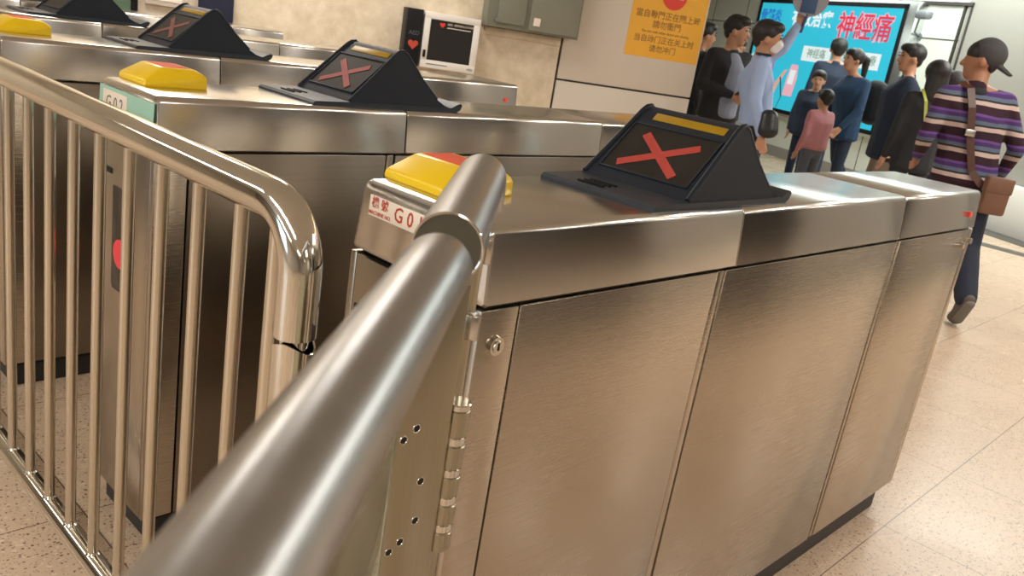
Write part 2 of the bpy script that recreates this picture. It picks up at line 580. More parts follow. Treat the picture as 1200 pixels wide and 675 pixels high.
# notice on the column
po = empty('warning_notice', SW.pt(0.872, 1.265, 0.004))
tag(po, 'orange notice with brown Chinese text and red disc on the cream clad column', 'notice')
def wm(w, obj):          # world matrix of text into the local space of an unrotated empty
    return Matrix.Translation(-obj.location)
PM = wm(SW, po)
SWl = Wall((0, 0), RAD(-28))
def lbox(mb, w, u0, u1, z0, z1, o0, o1, bev=0):
    return mb.box(u0, u1, -o1, -o0, z0, z1, bev, w.M)
lbox(MB(), SWl, -0.316, 0.316, 0, 0.90, 0, 0.0025).build('sheet', 'poster_orange', po)
def ltm(w, u, z, o):
    return frame_m(w.pt(u, z, o), w.R, (0, 0, 1))
for (t, u, z, sz) in (('當自動門正在關上時', 0.0, 0.315, 0.062), ('請勿衝門', 0.0, 0.245, 0.062),
                      ('Do not rush when doors are closing', 0.0, 0.192, 0.0275),
                      ('当自动门正在关上时', 0.0, 0.135, 0.058), ('请勿冲门', 0.0, 0.067, 0.058)):
    text('printed_text', t, sz, 'poster_ink', po, ltm(SWl, u, z, 0.0027), bold=0.0006)
mb = MB()
mm_ = ltm(SWl, 0.02, 0.475, 0.003)
n = 40
vs = [mm_ @ Vector((0.105*math.cos(2*PI*k/n), 0.105*math.sin(2*PI*k/n), zz)) for zz in (0, 0.0012) for k in range(n)]
mb.add(vs, [list(range(n))[::-1], list(range(n, 2*n))] + [[k, (k+1) % n, n+(k+1) % n, n+k] for k in range(n)])
dsk = mb.build('red_disc', 'poster_red', po)
lbox(MB(), SWl, -0.055, 0.095, 0.455, 0.495, 0.0040, 0.0050).build('white_bar', 'label_white', dsk)

# electrical cabinet on the stone wall
cb = empty('electrical_cabinet', SW.pt(-0.25, 1.305, 0))
tag(cb, 'grey-green metal cabinet hanging on the beige stone wall', 'cabinet')
lbox(MB(), SWl, -0.345, 0.36, 0, 0.85, 0, 0.14, 0.004).build('case', 'cabinet_green', cb)
lbox(MB(), SWl, -0.27, -0.065, 0.035, 0.80, 0.14, 0.152, 0.003).build('door', 'cabinet_door', cb)
d2 = lbox(MB(), SWl, -0.03, 0.345, 0.015, 0.82, 0.14, 0.152, 0.003).build('door', 'cabinet_door', cb)
lbox(MB(), SWl, 0.0, 0.05, 0.05, 0.105, 0.153, 0.155).build('sticker', 'label_white', d2)
lk = MB().tube([SWl.pt(-0.275, 0.05, 0.14), SWl.pt(-0.275, 0.05, 0.165)], 0.014)
lk.build('lock', 'grey_metal', cb)
# conduit box shelf below it
tag(SW.box(MB(), -0.56, 0.03, 1.245, 1.30, 0.0, 0.02, 0.002).build('trim_2', 'wall_stone'), kind='structure')

# defibrillator cabinet
aed = empty('defibrillator_cabinet', SW.pt(-0.85, 0.96, 0))
tag(aed, 'white framed defibrillator cabinet with dark window on the stone wall', 'cabinet')
mb = MB()
W0, W1, H = -0.185, 0.215, 0.375
lbox(mb, SWl, W0, W1, 0, 0.055, 0, 0.16, 0.004); lbox(mb, SWl, W0, W1, H-0.045, H, 0, 0.16, 0.004)
lbox(mb, SWl, W0, W0+0.045, 0.05, H-0.04, 0, 0.16, 0.004); lbox(mb, SWl, W1-0.045, W1, 0.05, H-0.04, 0, 0.16, 0.004)
lbox(mb, SWl, W0+0.02, W1-0.02, 0.02, H-0.02, 0, 0.03)
mb.build('frame', 'white_enamel', aed)
lbox(MB(), SWl, W0+0.043, W1-0.043, 0.053, H-0.043, 0.14, 0.152).build('window', 'dark_window', aed)
lbox(MB(), SWl, W0+0.012, W0+0.030, 0.07, 0.12, 0.158, 0.172, 0.003).build('latch', 'black_enamel', aed)
def heart(w, u, z, o, s, name, mat, par):
    pts = []
    for k in range(36):
        t = 2*PI*k/36
        pts.append((16*math.sin(t)**3, 13*math.cos(t)-5*math.cos(2*t)-2*math.cos(3*t)-math.cos(4*t)))
    M_ = ltm(w, u, z, o)
    n = len(pts)
    vs = [M_ @ Vector((p[0]*s/16, p[1]*s/16, zz)) for zz in (0, 0.0015) for p in pts]
    return MB().add(vs, [list(range(n))[::-1], list(range(n, 2*n))] + [[k, (k+1) % n, n+(k+1) % n, n+k] for k in range(n)]).build(name, mat, par)
heart(SWl, -0.055, H-0.075, 0.1535, 0.019, 'heart_emblem', 'poster_red', aed)
text('printed_text', 'AED  DEFIBRILLATOR', 0.020, 'label_white', aed, ltm(SWl, 0.075, H-0.066, 0.153))
lbox(MB(), SWl, -0.02, 0.15, H-0.092, H-0.087, 0.153, 0.1535).build('printed_line', 'label_white', aed)
lbox(MB(), SWl, -0.14, 0.01, 0.026, 0.031, 0.1602, 0.161).build('printed_line', 'black_enamel', aed)
text('printed_text', 'AED', 0.022, 'black_enamel', aed, ltm(SWl, 0.175, 0.025, 0.161))
sgn = empty('defibrillator_sign', SW.pt(-1.10, 0.96, 0))
tag(sgn, 'narrow black sign reading AED left of the white cabinet', 'sign')
lbox(MB(), SWl, -0.06, 0.052, 0, 0.38, 0, 0.17, 0.003).build('panel', 'black_enamel', sgn)
text('printed_text', 'AED', 0.040, 'cloth_grey', sgn, ltm(SWl, 0.0, 0.22, 0.171))
heart(SWl, 0.0, 0.145, 0.171, 0.036, 'heart_emblem', 'label_red', sgn)

# hangings at the left end of the stone wall
tag(SW.box(MB(), -2.50, -2.28, 0.9, 1.95, 0.01, 0.035, 0.003).build('banner', 'navy_cloth'),
    'dark navy banner on the stone wall above the gate line', 'banner')
nt_ = empty('framed_notice', SW.pt(-2.72, 1.10, 0.0))
tag(nt_, 'cream framed notice on the wall left of the navy banner', 'notice')
lbox(MB(), SWl, -0.10, 0.155, 0, 0.7, 0, 0.03, 0.003).build('frame', 'panel_cream', nt_)
lbox(MB(), SWl, -0.07, 0.125, 0.03, 0.67, 0.03, 0.034).build('sheet', 'label_white', nt_)
gp = empty('glazed_panel', SW.pt(-2.98, 0.95, 0.0))
tag(gp, 'green glazed panel in dark frame at the left end of stone wall', 'panel')
lbox(MB(), SWl, -0.12, 0.12, 0, 0.9, 0, 0.03, 0.003).build('frame', 'black_enamel', gp)
lbox(MB(), SWl, -0.09, 0.08, 0.03, 0.87, 0.03, 0.036).build('pane', 'green_glass', gp)

# ------------------------------------------------------------------ far hall wall with the lit advertisement
LW = Wall((12.75, 6.63), RAD(62+180))
tag(LW.box(MB(), -6, 4.02, 0.16, CEIL, -0.2, 0).build('wall_hall', 'wall_pale'), kind='structure')
tag(LW.box(MB(), 4.02, 12.5, 0, CEIL, -0.2, 0.02).build('wall_hall_right', 'wall_grey'), kind='structure')
tag(LW.box(MB(), -6, 4.02, 0, 0.16, -0.2, 0.01).build('baseboard_hall', 'wall_grey'), kind='structure')
mb = MB()
for u in (-4.2, -3.1, -2.0, -0.9, 0.4, 1.6, 2.8):
    LW.box(mb, u-0.006, u+0.006, 0.16, CEIL, -0.01, 0.004)
for z in (0.72, 2.02):
    LW.box(mb, -6, 4.0, z-0.007, z+0.007, -0.01, 0.004)
tag(mb.build('trim_3', 'joint_dark'), kind='structure')
mb = MB()
LW.box(mb, 3.96, 3.99, 0, 2.46, 0, 0.03); LW.box(mb, 4.07, 4.10, 0, 2.46, 0, 0.03)
LW.box(mb, 2.1, 4.10, 2.43, 2.47, 0, 0.05)
tag(mb.build('trim_4', 'joint_dark'), kind='structure')
LWl = Wall((0, 0), RAD(62+180))
lb = empty('advertising_lightbox', LW.pt(0, 0.75, 0))
tag(lb, 'large lit teal advertisement lightbox with Chinese lettering on the far wall', 'advertisement')
lbox(MB(), LWl, -0.32, 3.34, -0.10, 1.70, 0, 0.16, 0.01).build('case', 'silver_frame', lb)
mb = MB()
for a in ((-0.26, 3.18, 1.60, 1.66), (-0.26, 3.18, -0.06, 0.0), (-0.26, -0.20, -0.06, 1.66), (3.12, 3.18, -0.06, 1.66)):
    lbox(mb, LWl, a[0], a[1], a[2], a[3], 0.16, 0.175)
mb.build('frame', 'black_enamel', lb)
lbox(MB(), LWl, -0.20, 3.12, 0, 1.60, 0.16, 0.168).build('screen', 'ad_teal', lb)
def lt(t, u, z, s, mat, **k):
    return text('lettering', t, s, mat, lb, ltm(LWl, u, z, 0.1695), **k)
lt('骨髓炎', 0.12, 1.40, 0.20, 'ad_blue', bold=0.004)
lt('有效治療', 1.20, 1.38, 0.25, 'ad_white', bold=0.008)
lt('神經痛', 2.42, 1.31, 0.385, 'ad_pink', bold=0.018)
text('lettering', '神經痛', 0.385, 'ad_red', lb, ltm(LWl, 2.42, 1.31, 0.1712), bold=0.004)
for (a, b_, t) in ((1.18, 1.86, '神經痛'), (2.03, 2.92, '活絡油治療')):
    lbox(MB(), LWl, a, b_, 0.78, 1.00, 0.168, 0.1695).build('white_box', 'ad_white', lb)
    text('lettering', t, 0.15, 'ad_green', lb, ltm(LWl, (a+b_)/2, 0.89, 0.1705))
# bottles printed on the film
def fpoly(pts, mat, o, name):
    M_ = ltm(LWl, 0, 0, o)
    n = len(pts)
    vs = [M_ @ Vector((p[0], p[1], zz)) for zz in (0, 0.0012) for p in pts]
    return MB().add(vs, [list(range(n))[::-1], list(range(n, 2*n))] + [[k, (k+1) % n, n+(k+1) % n, n+k] for k in range(n)]).build(name, mat, lb)
fpoly([(-0.19, 0.12), (0.14, 0.05), (0.19, 1.05), (0.10, 1.0), (-0.19, 0.75)], 'ad_white', 0.1690, 'printed_carton')
text('lettering', '活', 0.11, 'ad_green', lb, ltm(LWl, 0.02, 0.72, 0.1712))
text('lettering', '絡', 0.11, 'ad_green', lb, ltm(LWl, 0.02, 0.59, 0.1712))
text('lettering', '油', 0.11, 'ad_green', lb, ltm(LWl, 0.02, 0.46, 0.1712))
fpoly([(0.17, 0.22), (0.52, 0.20), (0.52, 0.80), (0.42, 0.90), (0.28, 0.90), (0.18, 0.80)], 'ad_purple', 0.1700, 'printed_bottle')
fpoly([(0.24, 0.28), (0.46, 0.27), (0.46, 0.80), (0.24, 0.80)], 'ad_white', 0.1712, 'bottle_label')
for k, ch in enumerate('活絡油'):
    text('lettering', ch, 0.10, 'ad_red', lb, ltm(LWl, 0.35, 0.70-0.13*k, 0.1725))
fpoly([(0.30, 0.90), (0.40, 0.90), (0.39, 1.06), (0.31, 1.06)], 'ad_blue', 0.1700, 'bottle_cap')
fpoly([(0.0, 0.02), (0.45, 0.02), (0.68, 0.18), (0.74, 0.36), (0.92, 0.62), (0.84, 0.60), (0.62, 0.34), (0.50, 0.24), (0.1, 0.24)], 'ad_skin', 0.1720, 'printed_hand')
fpoly([(0.92, 0.22), (1.16, 0.22), (1.20, 0.50), (1.16, 0.70), (0.99, 0.70), (0.94, 0.50)], 'ad_pink', 0.1700, 'printed_bottle')
fpoly([(0.98, 0.40), (1.12, 0.40), (1.14, 0.62), (1.0, 0.62)], 'ad_white', 0.1712, 'bottle_label')

# tube light above the advertisement, pale reflector light, security camera
tl = empty('tube_light', LW.pt(1.15, 2.52, 0.35))
tag(tl, 'bright white tube light above the teal lightbox', 'light')
lbox(MB(), LWl, -0.75, 0.75, 0.05, 0.11, -0.06, 0.06, 0.01).build('housing', 'white_enamel', tl)
MB().tube([LWl.pt(-0.70, 0.02, 0), LWl.pt(0.70, 0.02, 0)], 0.035).build('tube', 'lamp_white', tl)
lbox(MB(), LWl, -0.02, 0.02, 0.11, CEIL-2.52, -0.02, 0.02).build('hanger', 'white_enamel', tl)
cc = empty('security_camera', LW.pt(3.55, 2.13, 0.0))
tag(cc, 'small grey security camera on an arm right of the lightbox', 'camera')
MB().tube([LWl.pt(-0.22, -0.10, 0.0), LWl.pt(-0.15, -0.06, 0.16), LWl.pt(0.12, 0.11, 0.38)], 0.012).build('arm', 'grey_metal', cc)
MB().tube([LWl.pt(-0.22, -0.10, 0.0), LWl.pt(-0.22, -0.10, 0.02)], 0.045).build('mount', 'grey_metal', cc)
lbox(MB(), LWl, 0.07, 0.28, 0.08, 0.18, 0.32, 0.44, 0.03).build('housing', 'grey_metal', cc)

# low white partition and floor strips at the right
tag(LW.box(MB(), 4.75, 7.6, 0.0, 0.53, 0.03, 0.30, 0.01).build('low_partition', 'white_enamel'),
    'low white partition standing at the right behind the striped jumper', 'partition')
tag(LW.box(MB(), 4.3, 8.0, 0, 0.006, 0.30, 0.62).build('trim_5', 'strip_dark'), kind='structure')
tag(MB().box(8.58, 8.80, -5.0, 6.6, 0, 0.004).build('trim_6', 'strip_dark'), kind='structure')

# ------------------------------------------------------------------ ticket gates
ZT, HB, WD, LEN = 1.08, 0.112, 0.30, 2.10
SEAM = (0.0, 0.661, 1.479, 2.10)
PITCHY = 0.9986

def band_prof(r=0.014, t=0.0085):
    """cross-section of the top modules in (y, z): slightly flared sides, round shoulders"""
    pts = [(0.0, ZT-HB+0.004), (0.004, ZT-HB), (WD-0.004, ZT-HB), (WD, ZT-HB+0.004)]
    for k in range(7):
        a = PI/2*k/6
        pts.append((WD-t-r+r*math.cos(a), ZT-r+r*math.sin(a)))
    for k in range(7):
        a = PI/2+PI/2*k/6
        pts.append((t+r+r*math.cos(a), ZT-r+r*math.sin(a)))
    return pts

def band(x0, x1, name, par, bev0=0.003, bev1=0.003, slope=0.0):
    pr = band_prof()
    cy, cz = WD/2, ZT-HB/2
    rings = []
    def ring(x, s, dz=0):
        out = []
        for (y, z) in pr:
            yy = cy+(y-cy)*(1-2*s/WD); zz = cz+(z-cz)*(1-2*s/HB)
            out.append(Vector((x + (slope*(z-(ZT-HB))/HB if x < x0+0.02 else 0), yy, zz)))
        return out
    for (x, s) in ((x0, bev0), (x0+bev0*0.3, bev0*0.3), (x0+bev0, 0), (x1-bev1, 0), (x1-bev1*0.3, bev1*0.3), (x1, bev1)):
        rings.append(ring(x, s))
    n = len(pr)
    vs = [v for r_ in rings for v in r_]
    fs = [list(range(n))[::-1], [(len(rings)-1)*n+i for i in range(n)]]
    for j in range(len(rings)-1):
        for i in range(n):
            k = (i+1) % n
            fs.append([j*n+i, j*n+k, (j+1)*n+k, (j+1)*n+i])
    return MB().add(vs, fs).build(name, 'steel_top', par, ang=30)

def make_gate(tape='red_tape'):
    g = empty('ticket_gate')
    # dark core and plinth
    MB().box(0.02, LEN-0.03, 0.012, WD-0.012, 0.07, ZT-HB+0.006).build('core', 'dark_gap', g)
    MB().box(0.03, LEN-0.07, 0.02, WD-0.02, 0, 0.076).build('plinth', 'plinth_black', g)
    # top modules
    gap = 0.0015
    band(SEAM[0], SEAM[1]-gap, 'top_module', g, 0.009, 0.003, 0.004)
    band(SEAM[1]+gap, SEAM[2]-gap, 'top_module', g)
    e = band(SEAM[2]+gap, SEAM[3], 'top_module', g, 0.003, 0.006)
    # side panels
    xs = [(0.0, 0.073), (0.077, 0.602), (0.606, 0.628), (0.632, 1.468), (1.485, 1.50), (1.504, 2.063), (2.067, 2.10)]
    for side in (0, 1):
        for i, (a, b_) in enumerate(xs):
            y0, y1 = (0.001, 0.016) if side == 0 else (WD-0.016, WD-0.001)
            if i in (2, 4):
                y0, y1 = (0.003, 0.018) if side == 0 else (WD-0.018, WD-0.003)
            p = MB().box(a, b_, y0, y1, 0.082, ZT-HB-0.0035, 0.0022).build('side_panel' if (side or i in (2, 4)) else 'front_side_panel' if i < 1 else 'side_panel', 'steel_panel', g)
            if side == 0 and i == 0:
                l = MB().tube([(0.034, 0.002, 0.912), (0.034, -0.006, 0.912)], [0.0145, 0.0135])
                l.tube([(0.034, -0.006, 0.912), (0.034, -0.0085, 0.912)], [0.0095, 0.009])
                lo = l.build('lock', 'steel_tube', p)
                MB().box(0.0325, 0.0355, -0.0095, -0.0080, 0.907, 0.918, 0.0005).build('keyhole', 'dark_gap', p)
            if side == 0 and i == 5:
                MB().tube([(2.018, 0.002, 0.918), (2.018, -0.010, 0.918)], 0.010).build('lock', 'steel_tube', p)
            if side == 0 and i == 6:
                MB().tube([(2.083, 0.002, 0.928), (2.083, -0.010, 0.928)], 0.008).build('lock', 'steel_tube', p)
    # end panels
    fp = MB().box(0.0, 0.014, 0.017, WD-0.017, 0.082, ZT-HB-0.006, 0.002).build('front_panel', 'steel_panel', g)
    MB().box(-0.002, 0.004, 0.215, 0.275, 0.872, 0.885, 0.001).build('slot', 'dark_gap', fp)
    w = MB().prism([(-0.003, 0.62), (-0.003, 0.85), (0.003, 0.85), (0.003, 0.59)], 0.10, 0.20).build('dark_window', 'dark_window', fp)
    ic = MB().tube([(-0.004, 0.15, 0.70), (-0.006, 0.15, 0.70)], 0.034, 32).build('red_disc', 'red_icon', fp)
    MB().box(LEN-0.014, LEN-0.0, 0.017, WD-0.017, 0.082, ZT-HB-0.006, 0.002).build('end_panel', 'steel_panel', g)
    # red light on the far module
    MB().tube([(2.028, 0.0035, 1.012), (2.028, -0.001, 1.012)], 0.009).build('exit_light', 'red_light', e)
    # reader hump
    hx0, hx1, hy0, hy1, hz = 0.040, 0.184, 0.150, 0.294, 0.043
    t = bmesh.new()
    for (x, y, z) in ((hx0, hy0, 0), (hx0, hy1, 0), (hx1, hy0, 0), (hx1, hy1, 0), (hx0, hy0+.004, .015), (hx0, hy1-.004, .015),
                      (hx1, hy0+.002, .029), (hx1, hy1-.002, .029), (hx0+.044, hy0+.020, hz), (hx0+.044, hy1-.020, hz), (hx1-.022, hy0+.020, hz), (hx1-.022, hy1-.020, hz)):
        t.verts.new((x, y, ZT-0.001+z))
    bmesh.ops.convex_hull(t, input=t.verts[:])
    bmesh.ops.dissolve_limit(t, angle_limit=0.02, verts=t.verts[:], edges=t.edges[:])
    bmesh.ops.bevel(t, geom=t.edges[:], offset=0.0045, segments=3, affect='EDGES', profile=0.5)
    rd = MB().merge(t).build('card_reader', 'yellow_plastic', g, ang=30)
    MB().box(0.092, 0.152, 0.176, 0.268, ZT+hz-0.0015, ZT+hz-0.0003).build('orange_patch', 'orange_mark', rd)
    # display hood
    ds = empty('display_unit')
    ds.parent = g
    sh = ZT
    y0, y1 = 0.024, 0.276
    base = MB()
    base.prism([(0.385, sh), (0.385, sh+0.004), (0.392, sh+0.009), (0.51, sh+0.011), (0.825, sh+0.012), (0.843, sh+0.021), (0.856, sh+0.025),
                (0.863, sh+0.020), (0.858, sh+0.008), (0.845, sh)], y0, y1)
    hood_pf = [(0.492, sh+0.008), (0.500, sh+0.016)]
    hood_pf += [(0.630, sh+0.134), (0.642, sh+0.142), (0.654, sh+0.144), (0.665, sh+0.139), (0.673, sh+0.128)]
    hood_pf += [(0.720, sh+0.078), (0.775, sh+0.030), (0.800, sh+0.017), (0.822, sh+0.011)]
    hood = MB().prism(hood_pf, y0+0.003, y1-0.003)
    ym = (y0+y1)/2
    for v in hood.bm.verts:
        v.co.y = ym + (v.co.y-ym)*(1-0.10*max(0, v.co.z-sh)/0.144)
    fo = base.build('flange', 'flange_plastic', ds, ang=25)
    ho = hood.build('hood', 'black_plastic', ds, ang=30)
    # rim along both sides of the sloping face
    A = Vector((0.500, 0, sh+0.016)); B = Vector((0.630, 0, sh+0.134))
    d = (B-A).normalized(); nn = Vector((-d.z, 0, d.x))
    FM = Matrix((Vector((0, -1, 0)), d, nn)).transposed().to_4x4()     # x right across, y up the slope, z out
    FM.translation = Vector((0, (y0+y1)/2, 0)) + A
    L_ = (B-A).length
    for sgn in (-1, 1):
        pl_ = []
        for (x, z) in ((0.497, sh+0.013), (0.630, sh+0.134), (0.642, sh+0.142), (0.654, sh+0.144), (0.666, sh+0.137), (0.720, sh+0.078), (0.775, sh+0.031)):
            pl_.append((x, ym+sgn*0.118*(1-0.10*(z-sh)/0.144), z))
        MB().tube(pl_, 0.0055, 10).build('rim', 'black_plastic', ho)
    fr = MB()
    for (a, b_, c_, e_) in ((-0.100, 0.100, 0.018, 0.022), (-0.100, 0.100, 0.139, 0.143), (-0.100, -0.096, 0.018, 0.143), (0.096, 0.100, 0.018, 0.143)):
        fr.box(a, b_, c_, e_, -0.001, 0.003, 0.0008, FM)
    fr.build('screen_frame', 'black_plastic', ds)
    sc = MB().box(-0.097, 0.097, 0.020, 0.141, -0.002, 0.0008, 0, FM).build('screen', 'display_glass', ds)
    MB().box(-0.072, 0.088, 0.158, 0.1765, -0.001, 0.0012, 0.0005, FM).build('amber_strip', 'amber_strip', ds)
    for k in range(3):
        MB().box(0.408+0.018*k, 0.413+0.018*k, 0.15, 0.21, sh+0.0095, sh+0.0125, 0.0005).build('vent_slot', 'black_enamel', ds)
    if tape:
        for (ax, ay, bx, by) in ((-0.069, 0.036, 0.067, 0.114), (0.058, 0.034, -0.057, 0.118)):
            v = Vector((bx-ax, by-ay, 0)); ln = v.length; an = math.atan2(v.y, v.x)
            T = FM @ Matrix.Translation(((ax+bx)/2, (ay+by)/2, 0.0012)) @ Matrix.Rotation(an, 4, 'Z')
            MB().box(-ln/2, ln/2, -0.0085, 0.0085, 0, 0.0006+(0.0004 if ax > 0 else 0), 0, T).build('tape_strip', tape, ds)
    return g

def number_plate(g, first):
    # plate on the sloping front of the first module
    M_ = frame_m((-0.0006, 0.196, 1.044), (0, -1, 0), (0.036, 0, 1))
    pl = MB().box(-0.068, 0.068, -0.0145, 0.0165, -0.001, 0.0012, 0.0006, M_).build('number_plate', 'label_white', g)
    if first:
        text('lettering', '機 號', 0.0172, 'label_red', pl, M_ @ Matrix.Translation((-0.042, 0.006, 0.0013)), bold=0.0003)
        text('lettering', 'MACHINE NO.', 0.0082, 'label_red', pl, M_ @ Matrix.Translation((-0.040, -0.0090, 0.0013)), bold=0.0001)
        text('lettering', 'G 0 1', 0.031, 'label_red', pl, M_ @ Matrix.Translation((0.026, 0.001, 0.0013)), sx=0.95, bold=0.0003)
    return pl

g1 = make_gate()
tag(g1, 'nearest steel ticket gate with plate G01 and red cross taped on its display', 'ticket gate')
# the other gates are copies without the number plate
rest = []
labels = ['second steel ticket gate from the front with green and white front label',
          'third steel ticket gate, its black display in front of the navy banner',
          'fourth steel ticket gate, its display at the top left edge of the photo',
          'farthest steel ticket gate of the row, nearest the stone wall']
for k in range(1, 5):
    c = copy_tree(g1)
    c.location = (0, PITCHY*k, 0)
    c['label'] = labels[k-1]
    c['group'] = 'row of ticket gates'
    rest.append(c)
g1['group'] = 'row of ticket gates'
number_plate(g1, True)
def descend(o):
    out = []
    for ch in children(o):
        out.append(ch); out += descend(ch)
    return out
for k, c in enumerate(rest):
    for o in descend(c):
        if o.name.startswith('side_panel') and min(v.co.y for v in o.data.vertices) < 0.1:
            o.data = o.data.copy(); o.data.materials.clear(); o.data.materials.append(MATS['steel_lane_shade'])
        if (o.name.startswith('lock') or o.name.startswith('keyhole')) and min(v.co.x for v in o.data.vertices) < 1:
            bpy.data.objects.remove(o)
            continue
        if o.name.startswith('tape_strip'):
            if k < 2:
                o.data = o.data.copy(); o.data.materials.clear(); o.data.materials.append(MATS[('dull_tape', 'faded_tape')[k]])
            elif k >= 2:
                bpy.data.objects.remove(o)
# front labels of gate 2: pale green film with a white number sheet
M_ = frame_m((-0.0006, 0.15, 1.030), (0, -1, 0), (0.036, 0, 1))
fl = MB().box(-0.140, 0.140, -0.058, 0.034, -0.001, 0.0012, 0.0006, M_).build('front_film', 'label_green', rest[0])
w_ = MB().box(-0.118, 0.01, -0.026, 0.026, 0.0012, 0.002, 0.0003, M_).build('number_plate', 'label_white', fl)
text('lettering', 'G 0 2', 0.040, 'grey_metal', fl, M_ @ Matrix.Translation((-0.054, 0.0, 0.0022)))

# ------------------------------------------------------------------ railing stub and post at the corner of the first gate
def arc(c, r, a0, a1, ux, uy, n=8):
    return [Vector(c)+Vector(ux)*(r*math.cos(a0+(a1-a0)*k/n))+Vector(uy)*(r*math.sin(a0+(a1-a0)*k/n)) for k in range(n+1)]
s0 = Vector((-0.325, -0.262, 1.155)); s1 = Vector((-0.054, -0.018, 1.155))
dd = (s1-s0).normalized()
rp = empty('railing_post', (s1.x, s1.y, 0))
tag(rp, 'steel railing post with short thick handrail stub at the corner of gate G01', 'railing post')
off = -Vector((s1.x, s1.y, 0))
RS = 0.0292
mb = MB()
tp = [s0+off, s1+off-dd*0.03] + arc(s1+off-dd*0.03-Vector((0, 0, 0.04)), 0.04, PI/2, 0, (dd.x, dd.y, 0), (0, 0, 1), 8)
rr = [RS]*len(tp)
st = mb.tube(tp, rr, 36).build('handrail_stub', 'steel_rail', rp, ang=50)
MB().tube([s0+off-dd*0.0006, s0+off+dd*0.001], RS*0.955, 36).build('end_cap', 'cap_olive', st)
ring = MB()
tt = [s0+off+Vector((0, 0, 0))+(Vector((-dd.y, dd.x, 0))*math.cos(a)+Vector((0, 0, 1))*math.sin(a))*(RS-0.0008) for a in [2*PI*k/36 for k in range(37)]]
ring.tube([p-dd*0.0008 for p in tt], 0.0011, 8, False).build('rim', 'steel_tube', st)
pp = s1+off+dd*0.008
MB().tube([(pp.x, pp.y, 0.0), (pp.x, pp.y, 1.13)], 0.0155, 28).build('post', 'steel_post', rp)
MB().tube([(pp.x, pp.y, 0.0), (pp.x, pp.y, 0.008)], 0.045, 28).build('base_plate', 'steel_tube', rp)
for (p, w_) in (((-0.0575, -0.040, 0.966), 0.019), ((-0.025, -0.016, 1.056), 0.013)):
    T = Matrix.Translation(Vector(p)+off) @ Matrix.Rotation(RAD(-48), 4, 'Z')
    MB().box(-w_/2, w_/2, -0.004, 0.014, -0.017, 0.017, 0.002, T).build('bracket', 'steel_top', rp)

# ------------------------------------------------------------------ swing gate with the big foreground rail
ra = Vector((-0.388, -0.323, 1.165)); rb = Vector((-0.86, -0.715, 1.165))
rd_ = (rb-ra).normalized()
sg = empty('swing_gate', (-0.07, -0.06, 0))
tag(sg, 'thick brushed steel handrail of the swing gate running into the foreground', 'swing gate')
off = Vector((0.07, 0.06, 0))
mb = MB()
RR = 0.0246
tp = [ra+off, ra+off+rd_*0.0012, ra+off+rd_*0.004, ra+off+rd_*0.009] + [ra+off+(rb-ra)*t for t in (0.1, 0.3, 0.6, 1.0)]
mb.tube(tp, [RR-0.007, RR-0.0032, RR-0.001, RR] + [RR]*4, 48).build('handrail', 'steel_rail', sg, ang=50)
# stile plate, glass and hinge
def at(x, y, d):
    v = fw + rt*((x-600)/FPX) - up*((y-337.5)/FPX)
    return CAM + v*d
pR = Vector((-0.105, -0.072, 0)); pL = Vector((-0.182, -0.066, 0))
pd = (pL-pR).normalized(); pn = Vector((-pd.y, pd.x, 0))
PLM = Matrix((pd, pn, Vector((0, 0, 1)))).transposed().to_4x4()
PLM.translation = pR + off
wpl = (pL-pR).length
sp = MB().box(0, wpl, -0.005, 0.005, 0.10, 1.04, 0.001, PLM).build('stile_plate', 'steel_post', sg)
for (u, z) in ((0.051, 0.865), (0.068, 0.853), (0.034, 0.79), (0.034, 0.735), (0.053, 0.71), (0.068, 0.70), (0.034, 0.40), (0.034, 0.32)):
    T = PLM @ Matrix.Translation((u, 0, z))
    sgn = 1
    for sgn in (-1, 1):
        hh = MB().tube([(0, sgn*0.0049, 0), (0, sgn*0.0056, 0)], [0.0048, 0.0046], 16, True, T).build('screw_hole', 'dark_gap', sp)
        MB().tube([(0.0052*math.cos(a), sgn*0.0054, 0.0052*math.sin(a)) for a in [2*PI*k/16 for k in range(17)]], 0.0007, 6, False, T).build('rim', 'steel_tube', hh)
MB().box(wpl, wpl+0.12, -0.005, 0.005, 0.12, 0.93, 0.001, PLM).build('glass_panel', 'clear_glass', sg)
for z in (1.115,):
    q = PLM @ Vector((wpl-0.01, 0, 1.02)); e_ = ra+off+rd_*0.06
    MB().tube([q, e_-Vector((0, 0, 0.015))], 0.009, 14).build('rail_stem', 'steel_tube', sg)
hx = Vector((-0.0870, -0.0680, 0)) + off
hin = MB().tube([(hx.x, hx.y, 0.675), (hx.x, hx.y, 0.876)], 0.0138, 28).build('hinge', 'steel_post', sg)
for (z0_, z1_) in ((0.675, 0.702), (0.715, 0.742), (0.755, 0.782), (0.795, 0.826), (0.839, 0.874)):
    MB().tube([(hx.x, hx.y, z0_), (hx.x, hx.y, z0_+.001), (hx.x, hx.y, z1_-.001), (hx.x, hx.y, z1_)], [0.0150, 0.0160, 0.0160, 0.0150], 28).build('hinge_knuckle', 'steel_post', hin)
for z in (0.704, 0.744, 0.784, 0.828):
    MB().tube([(hx.x, hx.y, z), (hx.x, hx.y, z+0.009)], 0.0150, 28).build('hinge_ring', 'steel_tube', hin)
MB().tube([(hx.x, hx.y, 0.876), (hx.x, hx.y, 0.882), (hx.x, hx.y, 0.8835)], [0.0160, 0.0160, 0.0145], 28).build('hinge_cap', 'steel_tube', hin)
q = PLM.translation
MB().tube([(q.x, q.y, 0.66), (q.x, q.y, 0.86)], 0.004, 10).build('hinge_leaf', 'steel_post', hin)
